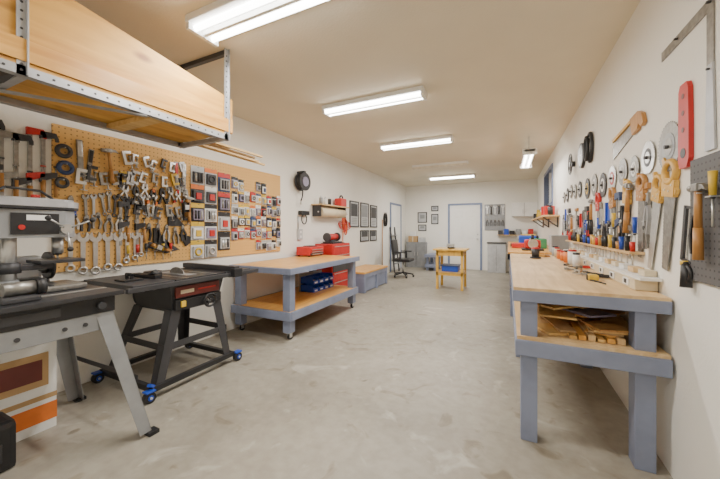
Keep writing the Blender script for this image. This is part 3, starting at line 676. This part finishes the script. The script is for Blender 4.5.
for (x, z, w, h) in ((-2.62, 1.50, .32, .36), (-2.2, 1.45, .24, .34), (-2.2, 1.88, .24, .18), (-2.62, 1.22, .28, .22)):
    b = B('framed_certificate', MB(x, z)); b.box(-w/2, w/2, 0, h, 0, .015, BLACK, .002).box(-w/2+.03, w/2-.03, .03, h-.03, .015, .018, LGREY).box(-w/4, w/4, h*.4, h*.75, .018, .02, GREYP).done()

b = B('oak_work_stand'); x0, x1, y0, y1 = -1.40, -.84, 6.72, 7.3
b.box(x0-.06, x1+.06, y0-.04, y1+.04, .83, .865, OAK, .004)
for X in (x0, x1-.05):
    for Y in (y0, y1-.05): b.box(X, X+.05, Y, Y+.05, 0, .83, OAK, .004)
for Y in (y0+.01, y1-.04): b.box(x0, x1, Y, Y+.03, .72, .83, OAK).box(x0, x1, Y, Y+.03, .30, .36, OAK)
for X in (x0+.01, x1-.04): b.box(X, X+.03, y0, y1, .72, .83, OAK).box(X, X+.03, y0, y1, .30, .36, OAK)
b.box(x0, x1, y0, y1, .355, .37, PLY); b.done()
b = B('bench_vise'); b.box(-1.2, -1.05, 6.95, 7.1, .866, .89, DARK, .005); b.box(-1.17, -1.08, 6.86, 7.12, .89, .94, DARK, .01); b.box(-1.2, -1.05, 6.93, 6.97, .93, .97, STEEL).box(-1.2, -1.05, 6.86, 6.9, .91, .97, STEEL); b.cyl((-1.125, 6.86, .91), (-1.125, 6.78, .91), .012, STEEL); b.cyl((-1.2, 6.79, .91), (-1.05, 6.79, .91), .006, STEEL); b.done()
b = B('blue_storage_tote'); b.box(-1.30, -.96, 6.82, 7.18, .372, .50, BLUEP, .02); b.box(-1.32, -.94, 6.80, 7.20, .49, .51, NAVY, .008); b.done()

# ---------------- right benches ----------------
b = B('long_workbench'); x0, x1, y0, y1, z = .03, .755, 2.12, 5.0, .935
b.box(x0, x1, y0, y1, z-.018, z, PLYW)
b.box(x0-.005, x1+.003, y0-.006, y0+.035, z-.085, z-.018, BLUE, .004); b.box(x0-.005, x0+.035, y0+.035, y1, z-.085, z-.018, BLUE, .004); b.box(x1-.04, x1, y0+.035, y1, z-.085, z-.018, BLUE, .004)
for Y in (y0+.02, 3.5, y1-.13):
    b.box(x0+.04, x0+.13, Y, Y+.10, 0, z-.018, BLUE, .005); b.box(x1-.14, x1-.05, Y, Y+.10, 0, z-.018, BLUE, .005)
    b.box(x0+.13, x1-.14, Y+.05, Y+.09, z-.10, z-.018, BLUE)
b.box(x0+.01, x1, y0-.02, y0+.02, .53, .62, BLUE, .004); b.box(x0+.01, x0+.04, y0+.02, y1, .53, .62, BLUE, .004); b.box(x1-.04, x1, y0+.02, y1, .53, .62, BLUE, .004)
b.box(x0+.02, x1, y0+.0, y1, .62, .64, PLYW); b.done()
b = B('far_workbench'); y0, y1, z = 5.04, 9.3, .95
b.box(0, .755, y0, y1, z-.025, z, PLYT); b.box(-.005, .755, y0, y0+.04, z-.11, z-.025, BLUE); b.box(-.005, .035, y0, y1, z-.11, z-.025, BLUE)
for Y in (y0+.05, 6.4, 7.8, y1-.15): b.box(.03, .12, Y, Y+.1, 0, z-.025, BLUE, .004).box(.62, .72, Y, Y+.1, 0, z-.025, BLUE, .004)
b.box(.03, .75, y0+.05, y1, .42, .44, PLYW); b.done()
b = B('scrap_board_pile')
for i in range(15):
    L = rnd(.22, .42); w = rnd(.09, .2); cx = rnd(.25, .50); cy = rnd(2.42, 2.9); zz = .642+i*.011
    R = Matrix.Rotation(rnd(-.9, .9), 3, 'Z') @ Matrix.Rotation(rnd(-.05, .05), 3, 'X')
    b.box(cx-w/2, cx+w/2, cy-L/2, cy+L/2, zz, zz+.012, random.choice([PLYW, PLY, CARD, HANDLE, PURP, CREAM, DARK]), 0, R)
for i in range(6):
    b.box(.33+i*.045, .365+i*.045, 2.19, 2.5, .642, .66+.008*(i % 3), [PLY, PLYT, PLYW][i % 3])
b.box(.18, .34, 2.22, 2.42, .642, .656, PLY, 0, Matrix.Rotation(.4, 3, 'Z'))
for i in range(4): b.box(.44, .60, 2.24-i*.012, 2.44-i*.012, .668+i*.012, .678+i*.012, [PLYT, CARD, PLY, HANDLE][i], 0, Matrix.Rotation(.2*i-.3, 3, 'Z'))
b.done()
b = B('storage_box_row')
for i in range(7):
    y = 3.12+i*.265; h = rnd(.12, .2); c = random.choice([CARD, WHITE, DARK, CARD, CREAM])
    b.box(.18, .6, y, y+.24, .641, .641+h, c, .008); b.box(.17, .61, y-.01, y+.25, .641+h-.03, .641+h, c, .004); b.box(.178, .18, y+.06, y+.18, .66, .72, WHITE)
b.done()
b = B('bench_power_raceway'); b.box(.66, .765, 2.30, 4.9, .936, 1.00, CREAM, .004); b.box(.67, .765, 2.25, 4.95, 1.00, 1.015, WHITE)
for k in range(9): b.box(.652, .66, 2.38+k*.28, 2.48+k*.28, .95, .992, WHITE, .002).box(.650, .652, 2.41+k*.28, 2.45+k*.28, .96, .985, DARK)
for k in range(14): b.box(.71, .765, 2.32+k*.18, 2.42+k*.18, 1.016, 1.05, [CREAM, PLYW, WHITE][k % 3], .003)
b.done()
b = B('screwdriver_holder_rail'); b.box(.69, .77, 2.5, 4.9, 1.13, 1.145, PLYW)
for k in range(24):
    y = 2.55+k*.098+rnd(-.02, .02); c = random.choice([RED, YEL, BLACK, BLACK, HANDLE, YELW, BLUEP, DARK]); h = rnd(.05, .11)
    b.cyl((.72, y, 1.145), (.72, y, 1.145+h), .013, c, .016, 8); b.cyl((.72, y, 1.13), (.72, y, 1.06), .005, STEEL, seg=6)
b.done()
b = B('grey_pegboard_panel'); b.box(XR-.018, XR, 1.2, 1.93, 1.06, 1.60, PEGG).done()
b = B('framing_square', MR(1.78, 2.26)); b.poly([(0, 0), (-.48, 0), (-.48, -.05), (-.05, -.05), (-.05, -.42), (0, -.42)], .002, .006, OLDST); b.cyl((-.3, -.02, 0), (-.3, -.02, .02), .006, DARK, seg=8).cyl((-.02, -.02, 0), (-.02, -.02, .02), .006, DARK, seg=8); b.done()
b = B('red_push_stick', MR(1.99, 1.98))
b.poly([(-.03, 0), (.03, 0), (.045, -.03), (.05, -.2), (.05, -.36), (.03, -.4), (-.035, -.4), (-.05, -.36), (-.045, -.03)], .002, .02, RED)
for v in (-.06, -.14, -.22): b.cyl((0, v, .02), (0, v, .0215), .013, MAROON, seg=12)
b.cyl((0, -.33, .02), (0, -.33, .0215), .024, DARK); b.done()
b = B('steel_template_strip', MR(1.80, 1.98)); b.poly([(-.02, 0), (.02, 0), (.035, -.36), (-.035, -.36)], .002, .01, GALV); b.cyl((0, -.02, 0), (0, -.02, .02), .005, DARK); b.done()

RENAME.update({'combination_wrench': 'open_end_wrench', 'claw_hammer': 'wood_handled_hammer', 'pliers': 'slip_joint_pliers', 'c_clamp': 'small_c_clamp',
               'bar_clamp': 'ratchet_bar_clamp', 'screwdriver': 'flathead_screwdriver', 'spring_clamp': 'hand_spring_clamp', 'adjustable_wrench': 'pipe_wrench'})
for (y, z, r, m, c) in ((2.16, 1.72, .13, OLDST, GREYP), (2.43, 1.72, .10, STEEL, DARK), (2.66, 1.69, .09, OLDST, WHITE), (2.89, 1.71, .10, OLDST, LGREY), (3.14, 1.70, .10, STEEL, RED), (3.42, 1.68, .11, DARK, WHITE), (3.72, 1.72, .11, OLDST, WHITE), (4.02, 1.72, .11, DARK, YEL)):
    saw_blade(MR(y, z), r, m, 40, c)
b = B('antique_wood_saw', MR(2.80, 1.99, rot=.14)); b.poly([(-.34, .035), (.2, .01), (.24, -.03), (.2, -.07), (-.34, -.10)], .004, .008, OLDST)
b.poly([(-.30, .05), (-.30, .028), (.24, -.0), (.24, .02)], .003, .02, YELW)
b.poly([(.11, .03), (.25, .02), (.31, -.02), (.33, -.09), (.29, -.10), (.25, -.06), (.23, -.09), (.13, -.09)], .003, .024, HANDLE); b.done()
handsaw(MR(2.14, 1.53, rot=-.14), .46, YELW, 1.2, OLDST); handsaw(MR(2.285, 1.50, rot=-.26), .46, YELW, .95, STEEL); handsaw(MR(2.52, 1.53, rot=-.08), .42, HANDLE, 1.05, OLDST); handsaw(MR(2.78, 1.53, rot=-.15), .42, YELW, 1.05, GALV); handsaw(MR(3.12, 1.52, rot=.1), .40, HANDLE, 1.05, OLDST)
handsaw(MR(3.55, 1.52), .38, RED, 1.05, OLDST)
b = B('hacksaw', MR(1.97, 1.40, rot=-.15))
b.poly([(-.012, 0), (.012, 0), (.012, -.26), (-.012, -.26)], .01, .02, DARK); b.poly([(.0, 0), (.085, 0), (.085, -.012), (0, -.012)], .01, .02, DARK); b.poly([(0, -.25), (.085, -.25), (.085, -.262), (0, -.262)], .01, .02, DARK)
b.box(.080, .088, -.262, 0, .013, .015, OLDST); b.cyl((.05, -.26, .02), (.09, -.37, .03), .018, BLACK, .022); b.tor((.07, -.31, .022), (0, 0, 1), .035, .01, BLACK, 16, 8); b.cyl((.045, -.255, .02), (.05, -.275, .02), .021, YEL); b.done()
b = B('tin_snips', MR(1.86, 1.46, XR-.018)); b.poly([(0, 0), (.02, -.02), (.012, -.12), (-.008, -.12)], .004, .016, OLDST)
for sx in (-1, 1): b.poly([(0, -.11), (sx*.012, -.11), (sx*.035, -.2), (sx*.025, -.28), (sx*.014, -.28), (sx*.02, -.2)], .004, .02, BLACK)
b.done()
hammer(MR(1.79, 1.46, XR-.018), .3, HANDLE, HANDLE); screwdriver(MR(1.71, 1.5, XR-.018), .2, YEL)
y = 2.40; i = 0
while y < 5.7:
    k = i % 7; z = 1.52+rnd(-.07, .07)
    if k == 0: pliers(MR(y, z-.03, rot=rnd(-.2, .2)), rnd(.2, .27), MC(RED, BLUEP))
    elif k == 1: try_square(MR(y, z), rnd(.25, .36), .14, OLDST)
    elif k == 2: hammer(MR(y, z, rot=rnd(-.2, .2)), .32)
    elif k == 3: spring_clamp(MR(y, z-.0), .24, random.choice([RED, ORANGE, BLACK]))
    elif k == 4: bar_clamp(MR(y, z+.02), rnd(.34, .46), random.choice([DARK, NAVY, BLACK]), .9)
    elif k == 5: adj_wrench(MR(y, z, rot=rnd(-.2, .2)), .34)
    else: speed_square(MR(y, z), .18, random.choice([OLDST, BLUEP, RED]))
    if i % 3 == 0: pliers(MR(y+.06, 1.33+rnd(-.06, .06), rot=rnd(-.2, .2)), rnd(.14, .2))
    elif i % 3 == 1: screwdriver(MR(y+.06, 1.38+rnd(-.05, .05)), rnd(.2, .28))
    else: c_clamp(MR(y+.06, 1.36+rnd(-.05, .05), rot=rnd(-.3, .3)), rnd(.12, .17), MC(BLUEP))
    y += .15; i += 1
for k in range(5): saw_blade(MR(4.4+k*.28, 1.80+rnd(-.05, .05)), rnd(.08, .11), random.choice([OLDST, DARK, GREYP]))
b = B('wall_clock', MR(4.25, 2.12)); b.cyl((0, 0, 0), (0, 0, .03), .14, BLACK, seg=32); b.cyl((0, 0, .03), (0, 0, .033), .115, GREYP, seg=32); b.box(-.005, .005, 0, .09, .033, .036, WHITE); b.box(0, .06, -.005, .005, .033, .036, WHITE); b.done()
b = B('coiled_black_belt', MR(3.85, 2.12)); b.tor((0, 0, .02), (0, 0, 1), .12, .016, BLACK, 28, 8, 1.2, .75); b.tor((0, -.01, .05), (0, 0, 1), .09, .014, BLACK, 28, 8, 1.3, .7); b.cyl((0, .10, 0), (0, .10, .06), .008, STEEL); b.done()
b = B('circular_fan_guard', MR(4.75, 2.12))
for r in (.05, .09, .13): b.tor((0, 0, .05), (0, 0, 1), r, .006, DARK, 28, 6)
for k in range(8): a = k*math.pi/4; b.cyl((0, 0, .05), (.13*math.cos(a), .13*math.sin(a), .05), .004, DARK, seg=6)
b.cyl((0, 0, 0), (0, 0, .06), .035, DARK); b.done()
# bench-top clutter
def jar(x, y, z, c, r=.04, h=.1):
    b = B('hardware_jar'); b.cyl((x, y, z), (x, y, z+h), r, c, seg=18); b.cyl((x, y, z+h), (x, y, z+h+.018), r*.9, random.choice([RED, STEEL, BLACK]), seg=18); b.done()
for k in range(7): jar(.58+rnd(-.03, .01), 3.5+k*.21, .937, random.choice([CREAM, LGREY, DARK, WHITE, ORANGE, BLUEP]), rnd(.03, .042), rnd(.08, .13))
RENAME.update({'slip_joint_pliers': 'x'}); RENAME['pliers'] = 'needle_nose_pliers'; RENAME['screwdriver'] = 'wood_handled_screwdriver'; RENAME['combination_wrench'] = 'flat_wrench'
pliers(MT(.50, 2.85, .936, 1.0), .18, BLACK); wrench(MT(.45, 3.2, .936, .7), .2, OLDST); screwdriver(MT(.52, 3.0, .936, -.4), .2, HANDLE); pliers(MT(.55, 3.35, .936, 1.9), .16, RED)
b = B('tape_measure'); b.box(.50, .56, 2.60, 2.67, .936, .975, YEL, .010); b.cyl((.499, 2.635, .956), (.496, 2.635, .956), .02, BLACK); b.box(.52, .545, 2.56, 2.60, .938, .941, STEEL); b.done()
b = B('extension_cord_on_bench')
pts = [Vector((.58-.10*math.sin(t*.45)*math.sin(t*.16)-.02, 2.45+t*.045, .941)) for t in range(31)]
b.tube(pts, .005, BLACK, 6); b.done()
b = B('random_orbit_sander'); b.cyl((.30, 4.3, .936), (.30, 4.3, .955), .06, BLACK, seg=24); b.cyl((.30, 4.3, .955), (.30, 4.3, 1.05), .04, DARK, .045, 20); b.sph((.30, 4.3, 1.05), .045, RED, (1, 1, .6)); b.cyl((.30, 4.34, .98), (.30, 4.42, .98), .02, DARK); b.done()
b = B('small_wood_offcuts'); b.box(.35, .42, 4.5, 4.75, .936, .97, PLY).box(.43, .48, 4.55, 4.8, .936, .955, HANDLE).box(.36, .46, 4.55, 4.68, .971, .99, PLYT); b.done()
b = B('red_bench_machine'); b.box(.2, .5, 5.5, 5.85, .952, .98, DARK, .005); b.box(.24, .46, 5.52, 5.8, .98, 1.12, RED, .03); b.cyl((.35, 5.5, 1.06), (.35, 5.46, 1.06), .07, STEEL, seg=20); b.cyl((.35, 5.6, 1.12), (.35, 5.6, 1.2), .02, BLACK); b.done()
b = B('red_parts_case'); b.box(.06, .3, 6.2, 6.6, .952, 1.03, RED, .015); b.box(.055, .06, 6.3, 6.5, .98, 1.01, BLACK); b.tor((.05, 6.4, 1.0), (1, 0, 0), .03, .008, BLACK, 16, 6); b.done()
b = B('green_toolbox'); b.box(.35, .6, 6.15, 6.55, .952, 1.12, GREEN, .015); b.cyl((.47, 6.25, 1.16), (.47, 6.45, 1.16), .01, BLACK); b.box(.46, .48, 6.24, 6.26, 1.12, 1.17, BLACK).box(.46, .48, 6.44, 6.46, 1.12, 1.17, BLACK); b.done()
b = B('blue_case'); b.box(.2, .55, 7.0, 7.45, .952, 1.16, BLUEP, .03); b.cyl((.2, 7.22, 1.1), (.18, 7.22, 1.1), .04, LGREY); b.box(.25, .5, 7.05, 7.4, 1.16, 1.18, YEL, .005); b.done()
b = B('paint_can_row')
for k in range(6): b.cyl((.3+.05*(k % 2), 7.7+k*.2, .952), (.3+.05*(k % 2), 7.7+k*.2, 1.12), .07, [RED, WHITE, YEL, GREYP, ORANGE, WHITE][k], seg=18).cyl((.3+.05*(k % 2), 7.7+k*.2, 1.12), (.3+.05*(k % 2), 7.7+k*.2, 1.128), .066, STEEL, seg=18)
b.done()
b = B('small_parts_drawer_cabinet'); b.box(.56, .76, 5.1, 5.42, .952, 1.20, GREYP, .004)
for r in range(4):
    for c in range(4): b.box(.55, .56, 5.11+c*.077, 5.18+c*.077, .965+r*.06, 1.018+r*.06, LGREY, .002)
b.done()
b = B('wall_shelf', MR(6.3, 1.5)); b.box(-2.6, .3, 0, .025, 0, .25, PLYW)
for u in (-2.3, -1.2, .1): b.box(u, u+.03, -.18, 0, 0, .02, DARK).beam((u+.015, -.17, .01), (u+.015, -.01, .22), .02, .02, DARK)
b.done()
b = B('shelf_supply_bottles', MR(6.3, 1.525))
for k in range(17):
    u = -2.5+k*.165; c = random.choice([WHITE, NAVY, RED, YEL, BLUEP, BLACK, WHITE]); h = rnd(.1, .2)
    if k % 3: b.cyl((u, 0, .12), (u, h, .12), .04, c); b.cyl((u, h, .12), (u, h+.03, .12), .018, BLACK)
    if not k % 3: b.box(u-.06, u+.06, 0, h, .04, .2, c, .01)
b.done()
RENAME.clear(); RENAME.update({'claw_hammer': 'ball_peen_hammer', 'combination_wrench': 'large_wrench', 'pliers': 'long_handled_pliers'})
b = B('grey_tool_panel', MB(-.36, 1.25)); b.box(-.30, .28, 0, .8, 0, .02, GREYP); b.done()
for i in range(5): hammer(MB(-.58+i*.11, 2.0, YB-.02), .26, BLACK, BLACK) if i % 2 else wrench(MB(-.58+i*.11, 2.0, YB-.02), .28, STEEL, 1.5)
for i in range(5): pliers(MB(-.58+i*.11, 1.62, YB-.02), .24, BLACK)
b = B('back_wall_cabinet', MB(.42, 1.66)); b.box(-.32, .34, 0, .40, 0, .28, WHITE, .006); b.box(0, .006, .01, .39, .28, .285, DARK).box(-.04, -.03, .1, .2, .28, .3, STEEL).box(.04, .05, .1, .2, .28, .3, STEEL); b.done()
b = B('back_shelf_with_bins', MB(.05, 1.10)); b.box(-.35, .65, 0, .02, 0, .25, PLYW)
for k in range(6): b.box(-.32+k*.16, -.19+k*.16, .02, .14+.05*(k % 2), .05, .22, [DARK, BLUEP, BLACK, GREYP, WHITE, RED][k], .008)
b.done()
b = B('base_cabinet'); b.box(-.55, -.06, 9.95, 10.38, 0, .86, LGREY, .006); b.box(-.57, -.04, 9.93, 10.39, .86, .89, DARK, .003); b.box(-.31, -.305, 9.945, 9.95, .05, .8, DARK).box(-.36, -.35, 9.93, 9.95, .4, .5, STEEL).box(-.27, -.26, 9.93, 9.95, .4, .5, STEEL); b.done()

# ---------------- world + camera ----------------
w = bpy.data.worlds.new('world'); bpy.context.scene.world = w; w.use_nodes = True
bg = w.node_tree.nodes['Background']; sky = w.node_tree.nodes.new('ShaderNodeTexSky'); sky.sky_type = 'HOSEK_WILKIE'
w.node_tree.links.new(sky.outputs[0], bg.inputs[0]); bg.inputs[1].default_value = .8
cam = bpy.data.cameras.new('camera'); cam.lens = 15.5; cam.sensor_width = 36; cam.shift_y = -.0146; cam.clip_start = .02
co = bpy.data.objects.new('camera', cam); co.location = (0, 0, 1.29); co.rotation_euler = (math.radians(90), 0, math.atan(148/310))
bpy.context.scene.collection.objects.link(co); bpy.context.scene.camera = co
